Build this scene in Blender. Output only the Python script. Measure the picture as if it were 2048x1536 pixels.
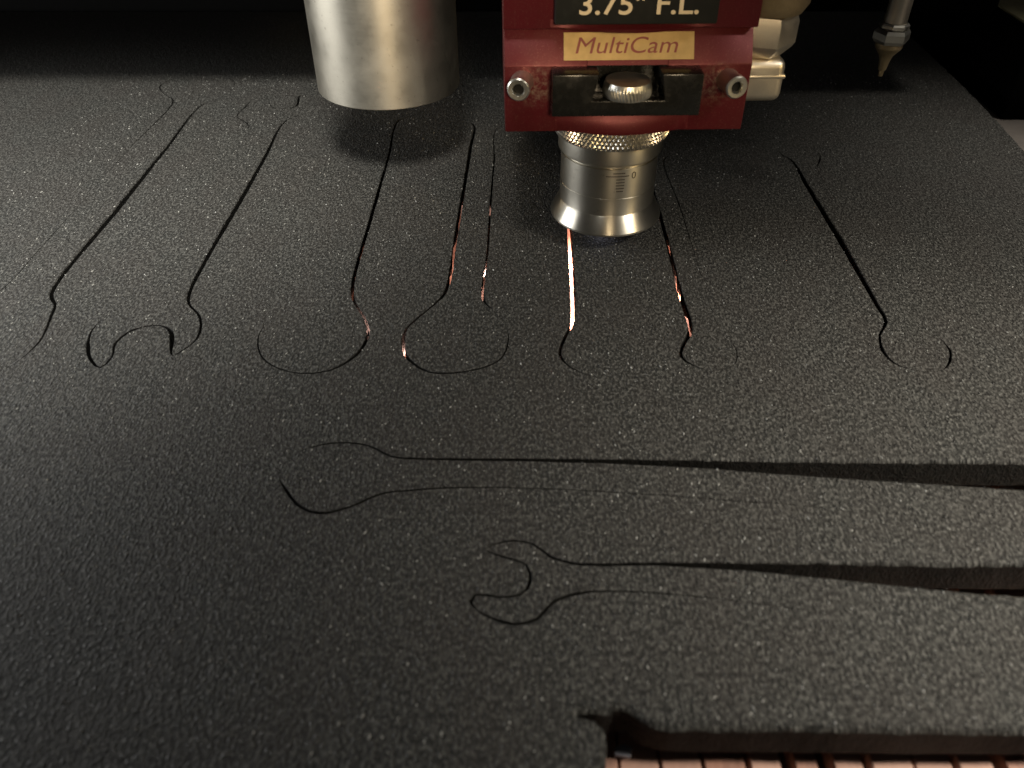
import bpy, bmesh, math, random
from mathutils import Vector, Matrix, noise
from mathutils.geometry import delaunay_2d_cdt
random.seed(7)
R = math.radians
MM = 0.001                                    # everything below is written in millimetres
for o in list(bpy.data.objects): bpy.data.objects.remove(o)
sc = bpy.context.scene
COL = sc.collection

# ------------------------------------------------------------------ camera
cd = bpy.data.cameras.new('camera'); cam = bpy.data.objects.new('camera', cd); COL.objects.link(cam)
cam.location = (0, 0, .195)
cam.rotation_euler = (R(90 - 40.07), 0, 0)
cd.sensor_width = 36; cd.lens = 36 * 1624 / 2048
cd.shift_x = -16 / 2048
cd.clip_start = .01; cd.clip_end = 20
cd.dof.use_dof = True; cd.dof.focus_distance = .385; cd.dof.aperture_fstop = 13
sc.camera = cam

# ------------------------------------------------------------------ world, lamps, exposure
w = bpy.data.worlds.new('World'); sc.world = w; w.use_nodes = True
w.node_tree.nodes['Background'].inputs[0].default_value = (1, .93, .86, 1)
w.node_tree.nodes['Background'].inputs[1].default_value = .02

def lamp(name, kind, loc, target, power, color, **kw):
    d = bpy.data.lights.new(name, kind); d.energy = power; d.color = color
    for k, v in kw.items(): setattr(d, k, v)
    o = bpy.data.objects.new(name, d); COL.objects.link(o)
    o.location = [c * MM for c in loc]
    if target is not None:
        o.rotation_euler = (Vector(target) - Vector(loc)).to_track_quat('-Z', 'Y').to_euler()
    return o
lamp('ceiling_lamp', 'SPOT', (-85, 160, 500), (-265, 445, 0), 29, (1, .97, .89), spot_size=R(60), spot_blend=1, shadow_soft_size=.075)
lamp('left_window_lamp', 'AREA', (-500, 330, 170), (-20, 400, 90), 1.7, (.97, .97, .95), shape='RECTANGLE', size=.30, size_y=.12)
lamp('right_lamp', 'SPOT', (430, 70, 400), (203, 165, 0), 27, (1, .925, .80), spot_size=R(51), spot_blend=1, shadow_soft_size=.06)
lamp('right_rear_fill', 'SPOT', (450, 370, 380), (285, 420, 0), 8, (1, .94, .84), spot_size=R(36), spot_blend=1, shadow_soft_size=.06)  # added fill for the foam's right rear edge, not a known lamp
lamp('front_warm_lamp', 'SPOT', (90, -280, 290), (-8, 400, 100), 12, (1, .77, .48), spot_size=R(17.5), spot_blend=.6, shadow_soft_size=.05)
lamp('tube_streak_fill', 'SPOT', (400, 90, 150), (40, 345, 45), 3, (1, .72, .32), spot_size=R(11), spot_blend=.6, shadow_soft_size=.03)  # added narrow spot that puts the yellow streak on the lens tube
vs = sc.view_settings
vs.view_transform = 'Standard'; vs.look = 'None'; vs.exposure = 0; vs.gamma = 1; vs.use_curve_mapping = False
sc.render.engine = 'CYCLES'
sc.cycles.max_bounces = 6; sc.cycles.diffuse_bounces = 3; sc.cycles.glossy_bounces = 4

# ------------------------------------------------------------------ materials
class NT:
    def __init__(s, name):
        s.m = bpy.data.materials.new(name); s.m.use_nodes = True
        s.t = s.m.node_tree; s.b = s.t.nodes['Principled BSDF']
    def n(s, kind, **kw):
        nd = s.t.nodes.new('ShaderNode' + kind)
        for k, v in kw.items():
            if k.startswith('i_'):
                key = k[2:]; key = int(key) if key.isdigit() else key.replace('_', ' ')
                nd.inputs[key].default_value = v
            else: setattr(nd, k, v)
        return nd
    def l(s, a, b): s.t.links.new(a, b)
    def coords(s, scale=1000.):
        tc = s.n('TexCoord'); mp = s.n('Mapping')
        mp.inputs['Scale'].default_value = (scale,) * 3 if isinstance(scale, (int, float)) else scale
        s.l(tc.outputs['Object'], mp.inputs['Vector']); return mp.outputs[0]
    def noise(s, vec, scale, detail=3, rough=.55):
        nd = s.n('TexNoise'); s.l(vec, nd.inputs['Vector'])
        nd.inputs['Scale'].default_value = scale; nd.inputs['Detail'].default_value = detail; nd.inputs['Roughness'].default_value = rough
        return nd.outputs['Fac']
    def ramp(s, fac, *stops):
        nd = s.n('ValToRGB'); s.l(fac, nd.inputs[0]); e = nd.color_ramp.elements
        while len(e) < len(stops): e.new(.5)
        for el, (p, c) in zip(e, stops):
            el.position = p; el.color = (c, c, c, 1) if isinstance(c, (int, float)) else (*c, 1)
        return nd.outputs[0]
    def math(s, op, a, b=None, c=None):
        nd = s.n('Math', operation=op)
        for i, v in enumerate((a, b, c)):
            if v is None: continue
            if isinstance(v, (int, float)): nd.inputs[i].default_value = v
            else: s.l(v, nd.inputs[i])
        return nd.outputs[0]
    def mix(s, fac, a, b):
        nd = s.n('Mix', data_type='RGBA')
        if isinstance(fac, (int, float)): nd.inputs[0].default_value = fac
        else: s.l(fac, nd.inputs[0])
        for i, v in ((6, a), (7, b)):
            if isinstance(v, tuple): nd.inputs[i].default_value = (*v, 1)
            else: s.l(v, nd.inputs[i])
        return nd.outputs[2]
    def bump(s, h, dist, strength=1., prev=None):
        nd = s.n('Bump'); s.l(h, nd.inputs['Height']); nd.inputs['Distance'].default_value = dist; nd.inputs['Strength'].default_value = strength
        if prev is not None: s.l(prev, nd.inputs['Normal'])
        return nd.outputs[0]
    def set(s, **kw):
        for k, v in kw.items():
            inp = s.b.inputs[k.replace('_', ' ')]
            if isinstance(v, (int, float)): inp.default_value = v
            elif isinstance(v, tuple): inp.default_value = (*v, 1) if len(v) == 3 else v
            else: s.l(v, inp)
        return s.m

def mat_foam():
    t = NT('black_foam'); v = t.coords((1000, 600, 1000))
    def n2(scale, detail, rough):
        nd = t.n('TexNoise', noise_dimensions='2D'); t.l(v, nd.inputs['Vector'])
        nd.inputs['Scale'].default_value = scale; nd.inputs['Detail'].default_value = detail; nd.inputs['Roughness'].default_value = rough
        return nd.outputs['Fac']
    def cells(scale):
        vb = t.n('TexVoronoi', feature='F1', voronoi_dimensions='2D'); t.l(v, vb.inputs['Vector']); vb.inputs['Scale'].default_value = scale
        sel = t.n('SeparateColor'); t.l(vb.outputs['Color'], sel.inputs[0])
        return vb.outputs['Distance'], sel.outputs[0], sel.outputs[1]
    fuzz = n2(1.05, 3, .66); lump = n2(.32, 2, .5); tint = n2(.045, 2, .5)
    d1, r1, q1 = cells(.95)                    # torn cells of the fuzzy skin, each its own shade
    d2, r2, q2 = cells(.52)                    # sparse melted beads that catch the lamps
    bead = t.math('MULTIPLY', t.ramp(r2, (.50, 0.), (1., 1.)), t.ramp(d2, (.0, 1.), (.12, .7), (.22, 0.)))
    dome = t.math('MULTIPLY', t.ramp(d1, (.0, 1.), (.25, .8), (.55, 0.)), r1)
    h = t.math('ADD', t.math('ADD', t.math('MULTIPLY', fuzz, .55), t.math('MULTIPLY', lump, .5)), t.math('ADD', t.math('MULTIPLY', dome, .25), t.math('MULTIPLY', bead, .8)))
    nrm = t.bump(h, .0013, 1.)
    base = t.ramp(fuzz, (.36, (.009, .0088, .0078)), (.52, (.0255, .025, .0222)), (.68, (.105, .103, .094)))
    base = t.mix(t.ramp(q1, (.78, 0.), (1., .6)), base, (.075, .073, .066))
    base = t.mix(t.ramp(tint, (.35, 0.), (.65, .35)), base, t.mix(.5, base, (.034, .026, .022)))
    rough = t.math('SUBTRACT', .68, t.math('MULTIPLY', bead, .46))
    spec = t.math('ADD', .28, t.math('MULTIPLY', bead, .72))
    return t.set(Base_Color=base, Roughness=rough, Specular_IOR_Level=spec, Normal=nrm)

def mat_foam_cut():
    t = NT('laser_cut_foam_edge'); v = t.coords((1000, 1000, 420))
    f = t.noise(v, .8, 4, .65); g = t.noise(t.coords(), 1.3, 2, .6)
    base = t.ramp(f, (.3, (.003, .0029, .0024)), (.7, (.012, .011, .009)))
    base = t.mix(t.ramp(g, (.62, 0.), (.74, .7)), base, (.045, .04, .028))
    return t.set(Base_Color=base, Roughness=.7, Specular_IOR_Level=.2, Normal=t.bump(t.math('ADD', f, g), .0009, .9))

def mat_steel(name, col=(.62, .59, .53), rough=(.24, .36), aniso=.75, smudge=.35):
    t = NT(name); v = t.coords(); vz = t.coords((25, 25, 4000))
    grime = t.noise(v, .07, 5, .62); turn = t.noise(vz, 1.3, 2, .5)
    tan = t.n('Tangent', direction_type='RADIAL', axis='Z')
    r = t.math('ADD', t.ramp(grime, (.3, rough[0]), (.75, rough[1])), t.math('MULTIPLY', turn, .06))
    spots = t.ramp(t.noise(v, .4, 5, .68), (.62, 0.), (.72, smudge))
    base = t.mix(t.ramp(grime, (.38, 0.), (.8, smudge)), col, tuple(c * .62 for c in col))
    base = t.mix(spots, base, (.16, .13, .09))
    return t.set(Base_Color=base, Metallic=1., Roughness=r, Anisotropic=aniso, Anisotropic_Rotation=.25, Tangent=tan.outputs[0], Normal=t.bump(turn, .00004, .35))

def mat_plain_metal(name, col, rough=.32, grime_amt=.4, metallic=1.):
    t = NT(name); v = t.coords(); g = t.noise(v, .16, 5, .65)
    base = t.mix(t.ramp(g, (.42, 0.), (.75, grime_amt)), col, tuple(c * .45 for c in col))
    return t.set(Base_Color=base, Metallic=metallic, Roughness=t.ramp(g, (.3, rough), (.75, rough + .18)), Normal=t.bump(t.noise(v, .9, 3), .00003, .5))

def mat_red():
    t = NT('red_anodised_aluminium'); v = t.coords()
    g = t.noise(v, .06, 5, .62); f = t.noise(v, 1.6, 4, .7); s = t.noise(t.coords((1400, 1400, 120)), 1., 3, .6)
    base = t.mix(t.ramp(g, (.35, 0.), (.75, .75)), (.105, .008, .013), (.075, .010, .010))
    base = t.mix(t.ramp(f, (.56, 0.), (.78, .5)), base, (.24, .12, .085))
    base = t.mix(t.ramp(s, (.66, 0.), (.8, .35)), base, (.30, .16, .12))
    for px in (-35.5, 36.5):                   # pale deposit blown on beside the posts
        d = t.n('VectorMath', operation='DISTANCE'); t.l(v, d.inputs[0]); d.inputs[1].default_value = (px, -29, 78.5)
        m_ = t.math('MULTIPLY', t.ramp(t.math('DIVIDE', d.outputs['Value'], 10.), (.35, 1.), (.95, 0.)), t.ramp(t.noise(v, .5, 4, .7), (.45, 0.), (.7, .5)))
        base = t.mix(m_, base, (.40, .33, .25))
    return t.set(Base_Color=base, Metallic=.45, Roughness=t.ramp(g, (.3, .36), (.75, .52)), Normal=t.bump(f, .00003, .5))

def mat_black(name, col=(.018, .018, .016), rough=.42, spec=.5):
    t = NT(name); v = t.coords(); g = t.noise(v, .35, 4, .6)
    base = t.mix(t.ramp(g, (.55, 0.), (.85, .5)), col, tuple(c * 2.4 for c in col))
    return t.set(Base_Color=base, Roughness=t.ramp(g, (.3, rough), (.8, rough + .15)), Specular_IOR_Level=spec, Normal=t.bump(g, .00006, .4))

def mat_plain(name, col, rough=.55, var=.35, scale=.3, metallic=0.):
    t = NT(name); v = t.coords(); g = t.noise(v, scale, 4, .6)
    return t.set(Base_Color=t.mix(t.ramp(g, (.35, 0.), (.75, var)), col, tuple(c * .5 for c in col)), Roughness=rough, Metallic=metallic, Normal=t.bump(g, .0001, .4))

def mat_wood():
    t = NT('scorched_wood'); v = t.coords((300, 40, 300)); g = t.noise(v, 1., 5, .65); v2 = t.coords(); b = t.noise(v2, .09, 4, .6)
    oi = t.n('ObjectInfo')
    base = t.mix(t.ramp(g, (.3, 0.), (.7, 1.)), (.40, .21, .15), (.22, .10, .065))
    base = t.mix(t.ramp(b, (.40, 0.), (.62, .85)), base, (.10, .045, .028))
    base = t.mix(t.math('MULTIPLY', oi.outputs['Random'], .8), base, (.50, .31, .24))
    return t.set(Base_Color=base, Roughness=.62, Normal=t.bump(g, .0003, .7))

M = dict(
    foam=mat_foam(), cut=mat_foam_cut(), red=mat_red(), wood=mat_wood(),
    tube=mat_steel('turned_steel', (.55, .52, .45), (.27, .36), .75, .3),
    cyl=mat_steel('satin_steel', (.62, .58, .49), (.34, .48), .5, .5),
    knurl=mat_plain_metal('knurled_steel', (.60, .575, .52), .25, .45),
    nickel=mat_plain_metal('nickel_plate', (.78, .71, .59), .36, .25),
    zinc=mat_plain_metal('zinc_plate', (.66, .64, .57), .3, .25),
    black=mat_black('black_anodised', (.007, .007, .006), .2), hole=mat_black('dark_bore', (.006, .006, .006), .6, .2),
    plate=mat_black('black_label_plate', (.009, .0095, .008), .45, .35), beam=mat_black('gantry_black', (.0010, .0010, .0010), .9, .02),
    gold=mat_plain_metal('gold_sticker', (.42, .29, .115), .45, .35, .4), redink=mat_plain('red_ink', (.20, .03, .02), .5),
    cream=mat_plain('cream_lettering', (.66, .55, .37), .5, .2), ink=mat_plain('engraved_mark', (.03, .022, .015), .6),
    ledge=mat_plain('dusty_grey_ledge', (.20, .175, .155), .7, .4, .08), rail=mat_black('rail_black', (.0018, .0016, .0014), .8, .06),
    railtop=mat_plain('dusty_rail_top', (.30, .27, .15), .7, .6, .12), bar=mat_black('bed_support_steel', (.05, .04, .035), .5),
    chip=mat_plain('pale_scrap', (.22, .23, .27), .6), dust_and_glints=mat_plain('dust_glint_fleck', (.38, .375, .345), .4),
    residue=mat_plain('pale_residue', (.42, .36, .28), .8),
)

# ------------------------------------------------------------------ helpers
def link(name, me, mats, parent=None, loc=None, rot=None):
    o = bpy.data.objects.new(name, me); COL.objects.link(o)
    if not isinstance(mats, (list, tuple)): mats = [mats]
    for m in mats: me.materials.append(m)
    if parent: o.parent = parent
    if loc is not None: o.location = [c * MM for c in loc]
    if rot is not None: o.rotation_euler = rot
    return o
def finish(bm, name, mats, parent=None, loc=None, rot=None, smooth=None):
    bmesh.ops.scale(bm, vec=(MM,) * 3, verts=bm.verts)
    me = bpy.data.meshes.new(name); bm.to_mesh(me); bm.free()
    if smooth is not None:
        me.polygons.foreach_set('use_smooth', [True] * len(me.polygons))
        if smooth < 179: me.set_sharp_from_angle(angle=R(smooth))
    return link(name, me, mats, parent, loc, rot)
def tag(o, label=None, cat=None, group=None, kind=None):
    if label: o['label'] = label
    if cat: o['category'] = cat
    if group: o['group'] = group
    if kind: o['kind'] = kind
    return o
def empty(name, loc, rz=0):
    o = bpy.data.objects.new(name, None); COL.objects.link(o); o.empty_display_size = .01
    o.location = [c * MM for c in loc]; o.rotation_euler = (0, 0, rz); return o
def box(bm, x0, x1, y0, y1, z0, z1, bev=0., seg=2):
    r = bmesh.ops.create_cube(bm, size=1.); vs_ = r['verts']
    bmesh.ops.scale(bm, vec=(x1 - x0, y1 - y0, z1 - z0), verts=vs_)
    bmesh.ops.translate(bm, vec=((x0 + x1) / 2, (y0 + y1) / 2, (z0 + z1) / 2), verts=vs_)
    if bev:
        es = list({e for v in vs_ for e in v.link_edges})
        bmesh.ops.bevel(bm, geom=es, offset=bev, segments=seg, affect='EDGES', profile=.5)
def lathe(bm, prof, n=96, phase=0., capped=False):
    rings = [[bm.verts.new((r * math.sin(phase + 2 * math.pi * i / n), -r * math.cos(phase + 2 * math.pi * i / n), z)) for i in range(n)] for r, z in prof]
    for a, b in zip(rings, rings[1:]):
        for i in range(n):
            j = (i + 1) % n; bm.faces.new((a[i], a[j], b[j], b[i]))
    if capped:
        bm.faces.new(rings[0][::-1]); bm.faces.new(rings[-1])
    bmesh.ops.recalc_face_normals(bm, faces=bm.faces)
    return rings
def prism(bm, pts, y0, y1, bev=0.):
    """polygon in x,z pushed from y0 (front) to y1 (back)"""
    a = [bm.verts.new((x, y0, z)) for x, z in pts]; b = [bm.verts.new((x, y1, z)) for x, z in pts]
    fs = [bm.faces.new(a), bm.faces.new(b[::-1])]
    for i in range(len(pts)):
        j = (i + 1) % len(pts); fs.append(bm.faces.new((a[i], b[i], b[j], a[j])))
    bmesh.ops.recalc_face_normals(bm, faces=fs)
    if bev:
        bmesh.ops.bevel(bm, geom=list({e for f in fs for e in f.edges}), offset=bev, segments=2, affect='EDGES', profile=.5)
def slab(bm, pts, z0, z1, bev=0.):
    """polygon in x,y pushed from z0 to z1"""
    a = [bm.verts.new((x, y, z0)) for x, y in pts]; b = [bm.verts.new((x, y, z1)) for x, y in pts]
    fs = [bm.faces.new(a[::-1]), bm.faces.new(b)]
    for i in range(len(pts)):
        j = (i + 1) % len(pts); fs.append(bm.faces.new((a[i], a[j], b[j], b[i])))
    bmesh.ops.recalc_face_normals(bm, faces=fs)
    if bev:
        bmesh.ops.bevel(bm, geom=list({e for f in fs for e in f.edges}), offset=bev, segments=2, affect='EDGES', profile=.5)
def text_mesh(name, body, size, mat, parent, loc, rot, width=None, shear=0., bold=0., thick=.08, spacing=1.):
    cu = bpy.data.curves.new(name, 'FONT'); cu.body = body; cu.size = 1.; cu.shear = shear; cu.offset = bold
    cu.align_x = 'CENTER'; cu.space_character = spacing; cu.extrude = .02
    tmp = bpy.data.objects.new('tmp', cu); COL.objects.link(tmp)
    dg = bpy.context.evaluated_depsgraph_get(); me = bpy.data.meshes.new_from_object(tmp.evaluated_get(dg))
    bpy.data.objects.remove(tmp)
    xs = [v.co.x for v in me.vertices]; w0 = max(xs) - min(xs); cx = (max(xs) + min(xs)) / 2
    sx = size if width is None else width / w0
    for v in me.vertices:
        v.co = ((v.co.x - cx) * sx * MM, v.co.y * size * MM, v.co.z / .02 * thick * MM)
    me.materials.clear(); me.name = name
    return link(name, me, mat, parent, loc, rot)

# ------------------------------------------------------------------ the bed
BED = -18.1; FT = 12.0                        # bed top, foam thickness
bed = empty('work_bed', (0, 330, BED - 14)); tag(bed, kind='structure')
bm = bmesh.new(); box(bm, -530, 262, 30, 960, BED - 14, BED - 8.2)
finish(bm, 'base', M['bar'], bed, (0, -330, -(BED - 14)))
slat_me = []
for k in range(4):
    bm = bmesh.new(); box(bm, -5.35, 5.35, 40, 950, -8, 0, .5, 1)
    for v in bm.verts: v.co.z += noise.noise(Vector((v.co.y * .01, k * 3.1, 0))) * .3
    bmesh.ops.scale(bm, vec=(MM,) * 3, verts=bm.verts); me = bpy.data.meshes.new('slat'); bm.to_mesh(me); bm.free(); me.materials.append(M['wood']); slat_me.append(me)
for i in range(70):
    o = bpy.data.objects.new('slat', slat_me[random.randrange(4)]); COL.objects.link(o); o.parent = bed
    o.scale.x = random.uniform(.95, 1.02) if -10 < -510 + i * 11.05 < 60 else random.uniform(.5, 1.02); o.rotation_euler.z = random.uniform(-.002, .002); o.location = ((-510 + i * 11.05) * MM, -330 * MM, (14 - random.random() * 1.6) * MM)
for y in (66, 122, 133.5, 168, 186, 256, 396, 466, 545, 640, 735, 820, 890):
    bm = bmesh.new(); box(bm, -515, 258, y - 1, y + 1, BED + .02, -FT)
    finish(bm, 'support_bar', M['bar'], bed, (0, -330, -(BED - 14)))

# ledge and machine frame to the right
bm = bmesh.new(); box(bm, 263, 620, 30, 960, BED - 14, BED - 1, 1)
tag(finish(bm, 'side_ledge', M['ledge'], smooth=30), kind='structure')
rail = empty('side_rail', (400, 640, BED - 1))
tag(rail, 'black machine side rail with a dusty top, in the upper right corner', 'rail')
bm = bmesh.new(); box(bm, 321, 480, 528, 960, BED - 1, 37, 1.2)
finish(bm, 'rail_body', M['rail'], rail, (-400, -640, -(BED - 1)), smooth=30)
bm = bmesh.new(); box(bm, 322.2, 478, 529, 959, 37.02, 38.6, .5)
finish(bm, 'top_strip', M['railtop'], rail, (-400, -640, -(BED - 1)), smooth=30)

# ------------------------------------------------------------------ foam sheet and the wrench shapes cut from it
def spline(ctrl, step=3.0):
    """closed centripetal Catmull-Rom through (x, y, gap)"""
    n = len(ctrl); out = []
    P = [Vector((c[0], c[1], c[2])) for c in ctrl]
    def d(a, b): return max(((a.x - b.x) ** 2 + (a.y - b.y) ** 2) ** .25, 1e-4)
    for i in range(n):
        p0, p1, p2, p3 = P[i - 1], P[i], P[(i + 1) % n], P[(i + 2) % n]
        t0 = 0; t1 = d(p0, p1); t2 = t1 + d(p1, p2); t3 = t2 + d(p2, p3)
        m = max(1, int(math.hypot(p2.x - p1.x, p2.y - p1.y) / step + .5))
        for k in range(m):
            t = t1 + (t2 - t1) * k / m
            a1 = p0 * ((t1 - t) / (t1 - t0)) + p1 * ((t - t0) / (t1 - t0))
            a2 = p1 * ((t2 - t) / (t2 - t1)) + p2 * ((t - t1) / (t2 - t1))
            a3 = p2 * ((t3 - t) / (t3 - t2)) + p3 * ((t - t2) / (t3 - t2))
            b1 = a1 * ((t2 - t) / (t2 - t0)) + a2 * ((t - t0) / (t2 - t0))
            b2 = a2 * ((t3 - t) / (t3 - t1)) + a3 * ((t - t1) / (t3 - t1))
            q = b1 * ((t2 - t) / (t2 - t1)) + b2 * ((t - t1) / (t2 - t1))
            q.z = p1.z + (p2.z - p1.z) * k / m
            out.append(q)
    ar = sum(out[i - 1].x * out[i].y - out[i].x * out[i - 1].y for i in range(len(out)))
    return out if ar > 0 else out[::-1]
def offset(poly, dist):
    """poly counter-clockwise; positive distances move the outline inwards"""
    n = len(poly); res = []
    for i in range(n):
        a, b, c = poly[i - 1], poly[i], poly[(i + 1) % n]
        t1 = Vector((b[0] - a[0], b[1] - a[1])).normalized(); t2 = Vector((c[0] - b[0], c[1] - b[1])).normalized()
        t = (t1 + t2)
        t = t.normalized() if t.length > .2 else t1
        nx, ny = -t.y, t.x; dd = dist[i] if isinstance(dist, list) else dist
        res.append(Vector((b[0] + nx * dd, b[1] + ny * dd)))
    return res
def wob(poly, seed, amt=.14):
    return [Vector((p[0] + amt * noise.noise(Vector((p[0] * .35, p[1] * .35, seed))), p[1] + amt * noise.noise(Vector((p[0] * .35, p[1] * .35, seed + 9.7))))) for p in poly]
def relief(x, y): return .35 * noise.noise(Vector((x * .018, y * .018, 4.2))) + .12 * noise.noise(Vector((x * .06, y * .06, 1.2)))

def foam_piece(name, outer, holes, grid, top=0., tilt=(0, 0), leans=None):
    """outer, holes: lists of (rim polygon, bevelled top polygon)"""
    loops = [outer] + holes; vs2, fcs, edges = [], [], []
    for rim, tp in loops:
        s = len(vs2); vs2 += [Vector((p[0], p[1])) for p in tp]; k = len(tp)
        fcs.append(list(range(s, s + k)))
    xs = [p[0] for p in outer[1]]; ys = [p[1] for p in outer[1]]
    y = min(ys) + grid / 2
    while y < max(ys):
        x = min(xs) + grid / 2
        while x < max(xs):
            vs2.append(Vector((x + random.uniform(-.2, .2) * grid, y + random.uniform(-.2, .2) * grid))); x += grid
        y += grid
    V, E_, Fc, ov, oe, of = delaunay_2d_cdt(vs2, edges, fcs, 0, 1e-5)
    bm = bmesh.new()
    z = lambda x, y_: top + relief(x, y_) + tilt[0] * (x - xs[0]) + tilt[1] * (y_ - ys[0])
    bv = [None] * len(V); mp = {}
    def gv(i):
        if bv[i] is None:
            bv[i] = bm.verts.new((V[i].x, V[i].y, z(V[i].x, V[i].y)))
            for q in ov[i]: mp[q] = bv[i]
        return bv[i]
    for f, o_ in zip(Fc, of):
        if 0 in o_ and not any(q > 0 for q in o_):
            bm.faces.new([gv(i) for i in f])
    jit = lambda p, q: random.gauss(0, .16) * min(1., math.hypot(p[0] - q[0], p[1] - q[1]))
    base = 0
    for li, (rim, tp) in enumerate(loops):
        k = len(tp); A = [mp.get(base + i) for i in range(k)]
        md = [(p[0] + (q[0] - p[0]) * .32, p[1] + (q[1] - p[1]) * .32) for p, q in zip(rim, tp)]
        Mv = [bm.verts.new((m[0], m[1], z(*m) - (.01 + .28 * math.hypot(p[0] - q[0], p[1] - q[1])))) for m, p, q in zip(md, rim, tp)]
        Bv = [bm.verts.new((p[0] + jit(p, q), p[1] + jit(p, q), z(p[0], p[1]) - (.03 + .95 * math.hypot(p[0] - q[0], p[1] - q[1])))) for p, q in zip(rim, tp)]
        ln = leans[li] if leans else 0.
        Cv = [bm.verts.new((p[0] + ln * (.55 + 1.3 * noise.noise(Vector((.11 * p[1], 2.7, 3.3)))) + random.uniform(-.1, .1), p[1] + random.uniform(-.1, .1), -FT)) for p in rim]
        for i in range(k):
            j = (i + 1) % k
            if A[i] and A[j] and A[i] is not A[j]: bm.faces.new((A[i], A[j], Mv[j], Mv[i]))
            bm.faces.new((Mv[i], Mv[j], Bv[j], Bv[i]))
            f = bm.faces.new((Bv[i], Bv[j], Cv[j], Cv[i])); f.material_index = 1
        base += k
    bmesh.ops.recalc_face_normals(bm, faces=bm.faces)
    for f in bm.faces: f.smooth = True
    for e in bm.edges:
        if len({f.material_index for f in e.link_faces}) > 1 or len({len(f.verts) for f in e.link_faces}) > 1: e.smooth = False
    return finish(bm, name, [M['foam'], M['cut']])

T = .03                                       # a kerf pressed shut
W = {}
W['A'] = [(-200.2, 505, 1.0), (-200.6, 440, 2.0), (-200.7, 375, 2.9), (-200.5, 292, 1.7), (-195.5, 284, 1.2), (-193.6, 276, 1.2), (-190.9, 256, .7), (-197, 240, T), (-212, 232, T), (-229, 238, T), (-235, 256, T), (-231, 280, .2), (-224.6, 295, .35), (-223.6, 333, .35), (-222.9, 400, .06), (-222.4, 445, .35), (-221.9, 513, 1.0), (-231, 524, .5), (-238.9, 540, 1.0), (-229, 557, .2), (-212, 561, .2), (-195, 552, .6), (-189, 538, .2), (-193, 518, .2)]
W['B'] = [(-141.4, 481, 1.0), (-141.5, 430, 2.0), (-141.6, 372, 2.4), (-141.6, 293, 1.5), (-139.5, 285, 1.1), (-132.5, 276, 1.0), (-128.6, 264, 1.1), (-129.4, 257, .7), (-135.2, 248.6, .5), (-139.5, 258, 2.0), (-141.8, 264.5, 1.6), (-146.8, 268.5, .6), (-156, 266, 1.2), (-160, 257.4, 1.1), (-158.2, 247.8, .6), (-160.4, 241.2, .8), (-166, 245.5, 1.2), (-171, 254, 1.5), (-173.4, 266, .5), (-170, 279, T), (-163.5, 288, T), (-161.5, 297, T), (-161.5, 380, T), (-161.5, 466, T), (-165.6, 477, .9), (-174, 487, .5), (-173, 501, 1.0), (-171, 515, .2), (-165, 522, .2), (-160, 512, .2), (-155, 502, .7), (-147, 500, .9), (-141.8, 504, 1.6), (-142.3, 522, 1.2), (-136, 520, T), (-130, 507, T), (-133, 493, .2)]
W['C'] = [(-73, 481, 1.0), (-72.8, 430, 1.3), (-72.6, 367, 1.7), (-72.1, 297, 1.5), (-69.5, 286, 1.2), (-64, 275, .9), (-60.8, 265, 1.2), (-62.6, 251, 1.4), (-72.3, 239.7, .9), (-85.4, 238.2, .7), (-98.6, 245.5, .7), (-104.7, 259, .5), (-103.5, 273, T), (-98, 285, T), (-93, 297, T), (-92.5, 380, T), (-92.5, 468, T), (-100, 480, .2), (-104, 497, .2), (-96, 513, .2), (-80, 517, .2), (-65, 509, .2), (-62, 495, .2), (-67, 487, .3)]
W['D'] = [(-29, 475, 1.2), (-29.2, 440, 1.8), (-31.2, 350, 1.7), (-33.2, 293, 1.5), (-37, 284, .9), (-46.6, 267, 1.0), (-47.2, 258, 1.6), (-44.8, 248.5, 1.3), (-34.2, 238.6, 1.0), (-19, 239.6, .9), (-7.9, 246, .8), (-4.4, 259, .5), (-6.5, 271, T), (-11.8, 281, .3), (-14.9, 288, 1.3), (-14.5, 330, 1.0), (-14.3, 380, 1.0), (-13.9, 425, .9), (-13.7, 468, .4), (-6, 478, T), (0, 492, T), (-7, 508, T), (-22, 513, T), (-37, 506, T), (-41, 492, T), (-36, 481, .3)]
W['E'] = [(24, 440, 2.0), (23.4, 395, 2.3), (22.8, 350, 2.4), (21.5, 290, 2.4), (20.3, 270, 1.5), (17, 260, 1.3), (15.0, 250, 1.2), (18.2, 242.6, .7), (28, 236, T), (40, 236, T), (50, 242, T), (54, 254, T), (50, 266, T), (43, 276, T), (41, 288, T), (40.8, 338, T), (40.7, 348, .6), (40.7, 354, .9), (40.8, 362, T), (40.8, 372, T), (41, 430, T), (47, 444, T), (49, 458, T), (40, 469, T), (26, 469, T), (17, 458, T), (18.5, 446, .3)]
W['F'] = [(68.8, 425, 1.2), (68.6, 380, 1.5), (68.4, 328, 1.8), (67.9, 290, 2.2), (68.0, 266, 2.0), (64.2, 257, 1.5), (62.0, 248.5, 1.4), (66.2, 242.8, .6), (74, 239.5, T), (82, 243, .2), (85.1, 251, .5), (83.6, 260, T), (80.9, 269, T), (80.6, 330, .2), (80.8, 370, .5), (80.3, 425, .6), (85, 434, T), (86, 444, T), (80, 452, T), (70, 452, T), (63, 444, T), (64, 434, T)]
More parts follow.
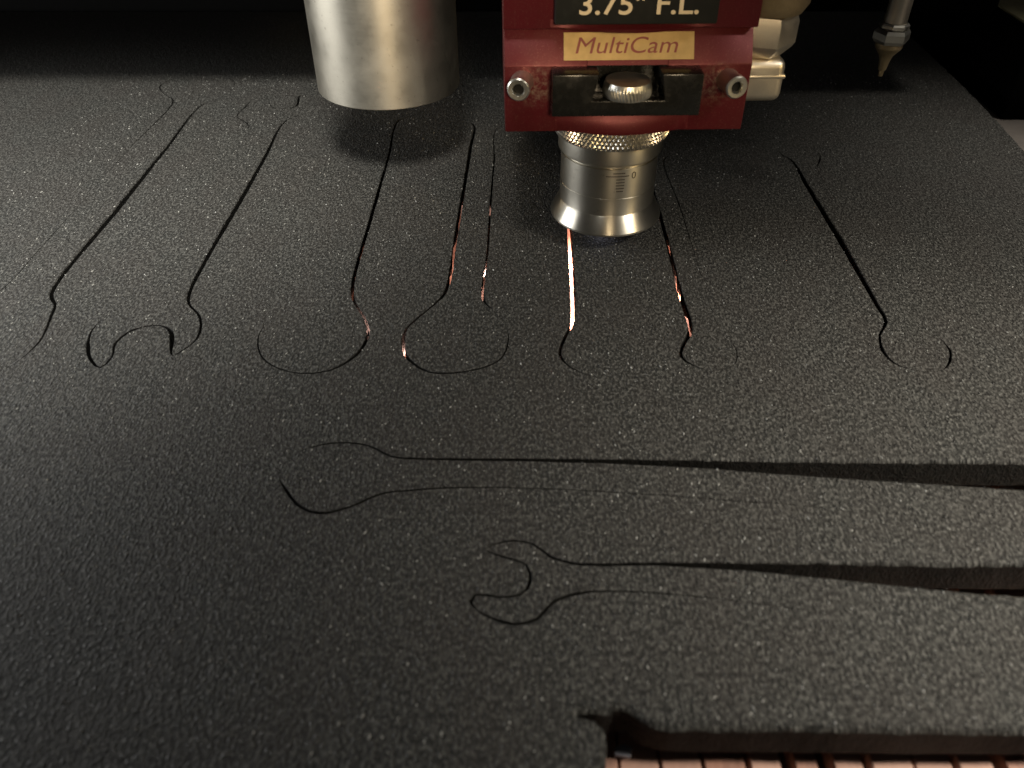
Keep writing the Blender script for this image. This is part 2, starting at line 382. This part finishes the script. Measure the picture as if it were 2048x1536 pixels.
W['G'] = [(150, 425, 1.2), (149.9, 395, 2.3), (149.9, 333, 2.8), (149.7, 285, 1.9), (149.6, 272, 1.4), (144.4, 263, .9), (141.8, 252, 1.3), (144.1, 243.8, .9), (152, 239.2, .2), (161, 240, .3), (166.8, 246, 1.1), (169.2, 252.6, .9), (168.3, 259, .2), (164.5, 267, T), (162.5, 276, T), (162.4, 340, T), (162.4, 415, .2), (166.5, 424, 1.0), (168.5, 434, .2), (162, 444, T), (152, 444, T), (146, 436, .2), (147.5, 430, .7)]
W['H'] = [(-79.5, 186, T), (-77.5, 194, T), (-70.9, 198.6, .5), (-61.9, 200.8, .7), (-51.4, 199.2, .8), (-43, 194, .8), (-36, 193.3, .9), (0, 193.0, 1.3), (26.9, 192.7, 2.0), (60, 192.5, 3.6), (94, 192.2, 6.6), (130, 192, 9.6), (169, 191.7, 12.8), (228, 191.3, 16), (232, 185, 8), (232, 160, T), (228, 154, T), (165, 162.5, T), (80, 173, .2), (-3.2, 179.5, .35), (-30.7, 178.6, .7), (-44.9, 176.3, .8), (-53.7, 171.0, .8), (-62.7, 168.3, 1.0), (-69.5, 171.0, 1.0), (-75, 177, 1.1)]
W['I'] = [(-10.8, 154.6, .4), (-4.6, 158.0, .6), (3.8, 157.3, .6), (9.4, 152.4, .9), (16.3, 149.9, .9), (40, 149.9, 1.2), (68, 149.8, 2.8), (100, 149.5, 6.2), (130, 149.2, 9.6), (150, 149, 11.0), (190, 148.6, 13), (218, 148.2, 14), (222, 142, 8), (222, 122, T), (218, 117, T), (145, 125.6, T), (90, 132, T), (50, 137.8, .3), (28.6, 139.4, .5), (17.1, 138.7, .9), (9.9, 135.8, 1.0), (4.9, 130.2, 1.0), (-1.4, 128.4, .8), (-7.8, 130.4, .7), (-12.5, 133.4, .4), (-14.6, 136.4, 1.2), (-12.8, 138.9, .7), (-6, 138.0, .6), (0, 138.9, .7), (2.4, 143, 1.0), (1.4, 149, .6), (-4.5, 151.4, .6)]
LAB = {
 'A': 'wrench-shaped black foam cutout at the far left, cropped by the photo edge',
 'B': 'open-ended wrench cutout in black foam, second slanting shape from the left',
 'C': 'round-headed wrench cutout in black foam, its handle running under the steel cylinder',
 'D': 'round-headed wrench cutout in black foam, left of the glowing orange cut',
 'E': 'wrench cutout in black foam under the lens tube, glowing orange cut along its left side',
 'F': 'narrow wrench cutout in black foam, right of the lens tube with faint orange cut',
 'G': 'small wrench cutout in black foam near the right edge, thick dark cut beside it',
 'H': 'long round-headed wrench cutout lying crosswise, the upper of the two crosswise shapes',
 'I': 'long open-jawed wrench cutout lying crosswise, nearest to the camera'}
J = [(13.4, 103.2, 0), (18.8, 101.6, 0), (21.1, 99.4, 0), (21.6, 95, 0), (20, 89, 0), (19, 80, 0), (24, 70, 0), (40, 66, 0), (120, 66, 0), (226, 66, 0), (232, 74, 0), (232, 90, 0), (226, 98, 0), (124.5, 98.3, 0), (60, 98.9, 0), (44.6, 99, 0), (34.5, 99.6, 0), (30, 101.8, 0), (27.0, 104.2, 0), (24.2, 104.6, 0), (22.4, 102.9, 0), (18, 103.8, 0)]
islands = []
LEAN = {'C': -4.4, 'D': -2.2, 'F': 5.2}                   # cuts slanted so the glow lights beneath show through
holes = []
for si, (k, ctrl) in enumerate(W.items()):
    c = spline(ctrl); gaps = [p.z for p in c]; n = len(c)
    rim = wob([(p.x, p.y) for p in c], si * 2.3)
    top = offset(rim, [-(.01 + min(1.5, .2 * max(0, g - .3))) for g in gaps])
    holes.append((rim, top))
    isl = wob(offset([(p.x, p.y) for p in c], gaps), si * 2.3 + (0 if max(gaps) < .2 else 1.1))
    for i in range(n):                         # shut kerfs follow the rim exactly
        if gaps[i] < .3: isl[i] = rim[i] + (Vector(offset(rim, gaps)[i]) - rim[i])
    islands.append(isl)
    itop = offset(isl, [.01 + min(1.5, .2 * max(0, g - .3)) for g in gaps])
    o = foam_piece('foam_cutout', (isl, itop), [], 9., leans=[LEAN.get(k, 0.)])
    tag(o, LAB[k], 'foam cutout', 'wrench shapes cut in the foam')
c = spline(J); rim = wob([(p.x, p.y) for p in c], 40.); holes.append((rim, offset(rim, -1.8)))
edge = [(-520, 45), (-200, 45), (0, 45), (150, 45), (258, 45), (262, 120), (270, 220), (279, 330), (286.3, 438), (289.5, 475), (292.2, 510), (295, 570), (297.2, 634), (299, 690), (304, 900), (150, 902), (-150, 902), (-520, 900)]
pe = []
for i, a in enumerate(edge):
    b = edge[(i + 1) % len(edge)]; m = max(1, int(math.hypot(b[0] - a[0], b[1] - a[1]) / 5))
    pe += [(a[0] + (b[0] - a[0]) * k / m, a[1] + (b[1] - a[1]) * k / m) for k in range(m)]
pe = wob(pe, 77., .9)
sheet = foam_piece('foam_sheet', (pe, offset(pe, 1.2)), holes, 11., leans=[0.] + [LEAN.get(k, 0.) for k in W] + [0.])
tag(sheet, 'big black pebbled foam sheet with wrench outlines cut into it, filling the bed', 'foam sheet')

# ------------------------------------------------------------------ gantry behind the head
gan = empty('gantry_beam', (0, 560, 54))
tag(gan, 'black gantry beam crossing the dark back of the machine behind the head', 'gantry')
bm = bmesh.new(); box(bm, -700, 282, 508, 620, 54, 190, 3)
finish(bm, 'beam', M['beam'], gan, (0, -560, -54), smooth=30)
bm = bmesh.new(); box(bm, -700, 282, 502, 507.9, 120, 128, .6); box(bm, -700, 282, 502, 507.9, 160, 168, .6)
finish(bm, 'guide_rail', M['bar'], gan, (0, -560, -54), smooth=30)

# ------------------------------------------------------------------ laser head
HX, HY = 40.7, 351.                            # optical axis
HR = R(1.6)
head = empty('laser_head', (HX, HY, 8.4), HR)
tag(head, 'dark red laser cutting head with silver lens tube above the foam', 'laser head')
def hp(*p): return p
def H(bm, name, mats, smooth=30, parent=None): # millimetre coordinates relative to the optical axis, height above the foam
    return finish(bm, name, mats, parent or head, (0, 0, -8.4) if (parent is None) else None, smooth=smooth)
X0, X1, YF = -47.6, 49.4, -29.                 # plate sides and front
# body: lower face, sloping middle facet, upper block; pocket left open behind the clamp block
bm = bmesh.new()
prof = [(YF, 60), (YF, 86.4), (YF + 7, 99.2), (60, 99.2), (60, 60)]
def yz_prism(bm, pts, x0, x1, bev=0):
    a = [bm.verts.new((x0, y, z)) for y, z in pts]; b = [bm.verts.new((x1, y, z)) for y, z in pts]
    fs = [bm.faces.new(a), bm.faces.new(b[::-1])]
    for i in range(len(pts)):
        j = (i + 1) % len(pts); fs.append(bm.faces.new((a[i], b[i], b[j], a[j])))
    bmesh.ops.recalc_face_normals(bm, faces=fs)
    if bev: bmesh.ops.bevel(bm, geom=list({e for f in fs for e in f.edges}), offset=bev, segments=2, affect='EDGES', profile=.5)
yz_prism(bm, prof, X0, -15.2, .45); yz_prism(bm, prof, 16.2, X1, .45)
yz_prism(bm, [(YF, 60), (YF, 75), (60, 75), (60, 60)], -15.19, 16.19)
yz_prism(bm, [(YF, 86.4), (YF + 7, 99.19), (60, 99.19), (60, 86.4)], -15.19, 16.19)
yz_prism(bm, [(-19, 75.01), (-19, 86.39), (60, 86.39), (60, 75.01)], -15.19, 16.19)
H(bm, 'lower_body', M['red'])
def boss(name, x0, x1, yface, zt, zb, out, drop):
    bm = bmesh.new(); rows = []
    for i in range(41):
        x = x0 + (x1 - x0) * i / 40; c = math.cos(math.pi * (i / 40 - .5)) ** 1.3
        pts = [(yface - .05, zt), (yface - .05 - out * c * .45, zb + (zt - zb) * .45), (yface - .05 - out * c, zb + .4), (yface - .05 - out * c + .5, zb - drop * c), (yface + 8, zb - drop * c), (yface + 8, zt)]
        rows.append([bm.verts.new((x, y, z)) for y, z in pts])
    for a, b in zip(rows, rows[1:]):
        for k in range(6): bm.faces.new((a[k], b[k], b[(k + 1) % 6], a[(k + 1) % 6]))
    bm.faces.new(rows[0]); bm.faces.new(rows[-1][::-1]); bmesh.ops.recalc_face_normals(bm, faces=bm.faces)
    return H(bm, name, M['red'], 50)
boss('lens_collar_boss', -27, 27, YF, 70.5, 60.3, 3.2, 1.2)
bm = bmesh.new(); box(bm, X0 - .2, X1 + .4, YF + 2.2, 62, 99.4, 175, .45)
H(bm, 'upper_body', M['red'])
boss('upper_boss', -30, 32, YF + 2.2, 103, 99.7, 4.0, .9)
bm = bmesh.new(); box(bm, -35, 37, 63, 150, 96, 150, 2)
H(bm, 'carriage_block', M['beam'])
# black label plate with lettering
bm = bmesh.new(); box(bm, -28.6, 32.4, -31.6, -26.9, 102.2, 150, .6)
lp = H(bm, 'label_plate', M['plate'])
text_mesh('lettering', '3.75" F.L.', 10.4, M['cream'], lp, (2.6, -31.72, 106.0), (R(90), 0, 0), width=44.5, bold=.012, thick=.12)
# gold sticker lying on the sloping facet
sl = math.atan2(7, 12.8)
st = empty('sticker', (0, 0, 0)); bpy.data.objects.remove(st)
bm = bmesh.new(); box(bm, -25.4, 25.4, -5.15, 5.15, 0, .18, .06, 1)
stk = finish(bm, 'sticker', M['gold'], head, (.9, YF + 3.39 - .04, 92.6 - 8.4), (R(90) - sl, 0, R(.3)), smooth=30)
text_mesh('lettering', 'MultiCam', 8.6, M['redink'], stk, (-.9, -2.6, .22), (0, 0, 0), width=40, shear=.22, thick=.05)
# black clamp block with its pocket
bm = bmesh.new()
prism(bm, [(-29.3, 70), (28.7, 70), (28.7, 86.2), (12.6, 86.2), (14.4, 76.1), (-13.8, 76.1), (-11.4, 86.2), (-29.3, 86.2)], -39, -28.6, .55)
box(bm, -15.1, 16.1, -28.58, -19.02, 75.05, 76.1); box(bm, -15.1, -12.2, -28.58, -19.02, 76.12, 86.3); box(bm, 13.2, 16.1, -28.58, -19.02, 76.12, 86.3); box(bm, -12.18, 13.18, -19.6, -19.04, 76.12, 86.3)
clamp = H(bm, 'clamp_block', M['black'])
def knurled(bm, r, z0, z1, n, rows, depth, mode, sub=6):
    nt = n * sub; nz = int(rows * sub); tri = lambda t: 1 - abs(2 * (t % 1.) - 1)
    ring = []
    for j in range(nz + 1):
        v = rows * j / nz; rr = []
        e = min(1., min(j, nz - j) / (sub * .4))
        for i in range(nt):
            u = i / sub
            h = min(tri(u + v * .5), tri(u - v * .5)) if mode == 'x' else tri(u + v * .45)
            a = 2 * math.pi * i / nt; q = r - depth + depth * (h * 1.6 if mode == 'x' else h) * e
            rr.append(bm.verts.new((q * math.sin(a), -q * math.cos(a), z0 + (z1 - z0) * j / nz)))
        ring.append(rr)
    for a, b in zip(ring, ring[1:]):
        for i in range(nt):
            k = (i + 1) % nt; bm.faces.new((a[i], a[k], b[k], b[i]))
    return ring
bm = bmesh.new(); rg = knurled(bm, 9.7, 0, 4.7, 44, 1.6, .5, '/')
top = [bm.verts.new((v.co.x * .955, v.co.y * .955, 5.9)) for v in rg[-1]]; nn = len(top)
for i in range(nn): bm.faces.new((rg[-1][i], rg[-1][(i + 1) % nn], top[(i + 1) % nn], top[i]))
bm.faces.new(top); bm.faces.new(rg[0][::-1]); bmesh.ops.recalc_face_normals(bm, faces=bm.faces)
finish(bm, 'thumb_knob', M['zinc'], head, (.4, -33.2, 76.5 - 8.4), smooth=25)
# two splayed hollow posts
for s, bx in ((-1, -40.7), (1, 40.6)):
    bm = bmesh.new()
    lathe(bm, [(2.1, -6), (2.1, 8.8), (2.5, 9.4), (3.9, 9.5), (4.4, 9.0), (4.45, 6), (4.2, 3.5), (4.5, 0), (4.5, -.6)], 40)
    po = finish(bm, 'hollow_post', M['zinc'], head, (bx, YF + .3, 80.4 - 8.4), (R(90), 0, R(11) * s), smooth=40)
    bm = bmesh.new(); lathe(bm, [(2.05, 7.6), (.01, 7.62)], 24); finish(bm, 'bore_shade_disc', M['hole'], po)  # dark disc standing in for the shade down the hole
    bm = bmesh.new(); a = [bm.verts.new(((6.0 + 1.6 * noise.noise(Vector((math.sin(t / 20 * 6.283) * 2, math.cos(t / 20 * 6.283) * 2, s)))) * math.sin(t / 20 * 6.283), 0, (5.4 + 1.6 * noise.noise(Vector((math.cos(t / 20 * 6.283) * 2, t, s)))) * math.cos(t / 20 * 6.283))) for t in range(20)]
# lens tube
lt = empty('lens_tube', (0, 0, 0)); lt.parent = head; lt.location = (0, 0, -8.4 * MM)
bpy.data.objects.remove(lt)
bm = bmesh.new()
lathe(bm, [(15, 14), (25.0, 8.6), (25.6, 8.45), (26.0, 8.8), (26.0, 9.6), (22.5, 16.6), (22.1, 17.0), (21.95, 17.4), (21.95, 25.2), (21.75, 25.35), (21.75, 25.55), (21.95, 25.7), (21.95, 39.2), (21.2, 39.5), (21.2, 40.6), (22.7, 40.9), (23.3, 41.6), (23.45, 42.2), (23.45, 48.6), (20, 48.7)], 144)
tube = H(bm, 'lens_tube', M['tube'], smooth=22)
bm = bmesh.new(); rg = knurled(bm, 25.5, 48.8, 60.5, 78, 7, .65, 'x', 6); bm.faces.new(rg[0][::-1]); bm.faces.new(rg[-1]); bmesh.ops.recalc_face_normals(bm, faces=bm.faces)
finish(bm, 'knurled_ring', M['knurl'], tube, smooth=28)
for z, a0, a1 in ((37.6, -2, 12), (36.2, -10, 17), (34.7, 2, 12), (33.3, 2, 12), (31.9, 2, 12), (30.5, 2, 12), (29.1, 3, 11)):
    bm = bmesh.new(); pr = None
    for i in range(9):
        a = R(a0 + (a1 - a0) * i / 8); q = [bm.verts.new((rr * math.sin(a), -rr * math.cos(a), z + dz)) for rr, dz in ((21.9, -.2), (22.02, -.2), (22.02, .2), (21.9, .2))]
        if pr:
            for k in range(4): bm.faces.new((pr[k], q[k], q[(k + 1) % 4], pr[(k + 1) % 4]))
        pr = q
    finish(bm, 'scale_mark', M['ink'], tube)
a = R(23)
text_mesh('scale_numeral', '0', 4.6, M['ink'], tube, (21.95 * math.sin(a), -21.95 * math.cos(a), 34.6), (R(90), 0, a), thick=.12)
# air fitting on the right side of the head
fx, fy = 56.5, -12
bm = bmesh.new(); box(bm, -10.5, 9.6, -9.5, 9.5, 68, 85.2, 3.4, 4); box(bm, -10, 9.8, -9.7, 9.7, 77.5, 79.6, .9, 2)
fit = finish(bm, 'air_fitting', M['nickel'], head, (fx, fy, -8.4), smooth=35)
bm = bmesh.new(); lathe(bm, [(7, 84.8), (8.6, 85.3), (12.2, 88.8), (13.2, 90.5), (13.2, 98.6), (12.2, 101.2), (9, 101.4)], 6, R(12)); 
finish(bm, 'hex_nut', M['nickel'], fit, smooth=25)
bm = bmesh.new(); lathe(bm, [(9, 101.3), (13.6, 102.2), (15.8, 106), (16, 150)], 40, capped=True)
finish(bm, 'hose_end', mat_plain_metal('brass_hose_end', (.55, .42, .24), .4, .4), fit, smooth=35)

# ------------------------------------------------------------------ steel cylinder and the thin nozzle
cy = empty('steel_cylinder', (-70, 436.5, 38))
tag(cy, 'wide brushed steel cylinder hanging left of the red head', 'steel cylinder')
bm = bmesh.new(); lathe(bm, [(30, 44), (36.2, 38.2), (37.0, 38.0), (37.5, 38.5), (37.5, 150)], 128)
finish(bm, 'shell', M['cyl'], cy, (0, 0, -38), smooth=30)
bm = bmesh.new(); lathe(bm, [(36.4, 38.6), (33, 60)], 64, capped=True); finish(bm, 'core', M['hole'], cy, (0, 0, -38), smooth=30)
bm = bmesh.new(); box(bm, -20, 20, 30, 71.3, 132, 148, 1); finish(bm, 'bracket', M['beam'], cy, (0, 0, -38))
nz = empty('needle_nozzle', (175.7, 400, 55))
tag(nz, 'thin pointed brass nozzle with a silver hex nut, hanging at the upper right', 'nozzle')
bm = bmesh.new(); lathe(bm, [(5.2, 79), (5.2, 135)], 40, capped=True); finish(bm, 'tube', M['gold' if 0 else 'nickel'], nz, (0, 0, -55), smooth=35)
bm = bmesh.new(); lathe(bm, [(6.4, 77.4), (6.9, 78), (6.9, 79.2), (6.2, 80), (5, 80.1)], 8, R(20)); finish(bm, 'collar', M['zinc'], nz, (0, 0, -55), smooth=25)
bm = bmesh.new(); lathe(bm, [(6, 70.6), (7.4, 71), (8.4, 72.6), (8.4, 75.6), (7.4, 77.2), (6, 77.3)], 6, R(22)); finish(bm, 'hex_nut', M['zinc'], nz, (0, 0, -55), smooth=25)
bm = bmesh.new(); lathe(bm, [(.5, 55), (1.1, 55.1), (1.3, 57.6), (1.9, 58.2), (2.5, 62.5), (3.1, 64.4), (3.3, 65), (5.9, 68.2), (6.3, 69), (6.3, 70.8), (4, 71)], 40)
finish(bm, 'tip', mat_plain_metal('brass_tip', (.55, .43, .25), .35, .35), nz, (0, 0, -55), smooth=30)
bm = bmesh.new(); box(bm, -8, 8, -8, 107.8, 131, 143, 1); finish(bm, 'bracket', M['beam'], nz, (0, 0, -55))

# ------------------------------------------------------------------ laser burn: spark under the nozzle, burn and added glow beneath the foam
lamp('laser_spark', 'POINT', (HX - 1, HY - 3, 2.2), None, .0010, (.80, .80, 1), shadow_soft_size=.0012)
for gx, gy, gp in ((33, 346, .8), (-14, 330, .09), (76, 316, .05), (30, 292, .2), (-72, 285, .06), (-45, 268, .025), (66, 268, .04)):  # first is the laser burn, the others are added to light the kerfs
    lamp('burn_and_fill_glow', 'POINT', (gx, gy, BED + 4.2), None, gp, (1, .59, .47), shadow_soft_size=.0015)

# ------------------------------------------------------------------ small litter, and pale flecks painted in as glints
bm = bmesh.new(); slab(bm, [(-2.4, -1.2), (1.8, -1.6), (2.6, .8), (.4, 1.9), (-2, 1.2)], 0, 1.4, .3)
o = finish(bm, 'scrap_chip', M['chip'], None, (27.2, 101.6, BED), smooth=40); tag(o, 'small pale scrap lying on the bed in the open slot at the bottom', 'scrap')
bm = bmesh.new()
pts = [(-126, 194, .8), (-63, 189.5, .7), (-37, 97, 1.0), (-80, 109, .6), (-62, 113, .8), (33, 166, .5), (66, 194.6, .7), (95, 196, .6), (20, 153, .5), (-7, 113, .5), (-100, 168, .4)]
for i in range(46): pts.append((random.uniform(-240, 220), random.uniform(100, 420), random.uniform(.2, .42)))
def inside(poly, x, y):
    c_ = False
    for i in range(len(poly)):
        a_, b_ = poly[i - 1], poly[i]
        if (a_[1] > y) != (b_[1] > y) and x < (b_[0] - a_[0]) * (y - a_[1]) / (b_[1] - a_[1]) + a_[0]: c_ = not c_
    return c_
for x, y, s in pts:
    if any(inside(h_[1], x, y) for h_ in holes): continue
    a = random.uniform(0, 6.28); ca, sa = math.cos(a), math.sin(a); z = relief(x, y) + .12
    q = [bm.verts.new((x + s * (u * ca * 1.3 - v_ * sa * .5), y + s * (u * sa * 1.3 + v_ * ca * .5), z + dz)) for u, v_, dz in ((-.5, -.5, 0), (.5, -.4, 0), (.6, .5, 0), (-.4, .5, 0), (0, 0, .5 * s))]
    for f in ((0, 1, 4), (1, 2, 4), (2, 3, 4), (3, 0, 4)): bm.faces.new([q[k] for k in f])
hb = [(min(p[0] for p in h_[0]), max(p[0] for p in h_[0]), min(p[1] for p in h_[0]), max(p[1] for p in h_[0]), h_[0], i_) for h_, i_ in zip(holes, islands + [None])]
for i in range(13000):  # tiny pale flecks, the foam's glints put in as colour
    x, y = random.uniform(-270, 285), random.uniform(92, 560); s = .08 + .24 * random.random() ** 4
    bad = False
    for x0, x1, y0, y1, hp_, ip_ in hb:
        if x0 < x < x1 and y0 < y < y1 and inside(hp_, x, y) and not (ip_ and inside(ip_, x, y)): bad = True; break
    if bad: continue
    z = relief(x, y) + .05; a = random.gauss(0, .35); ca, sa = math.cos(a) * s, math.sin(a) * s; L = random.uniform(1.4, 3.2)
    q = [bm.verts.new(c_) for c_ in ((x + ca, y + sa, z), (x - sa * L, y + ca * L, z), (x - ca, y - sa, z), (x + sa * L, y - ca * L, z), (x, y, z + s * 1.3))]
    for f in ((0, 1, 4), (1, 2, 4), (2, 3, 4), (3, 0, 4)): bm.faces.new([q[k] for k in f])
tag(finish(bm, 'dust_and_glints', M['dust_and_glints']), 'pale and yellowish litter flecks on the foam, most of them painted-in glints', 'dust_and_glints', kind='stuff')
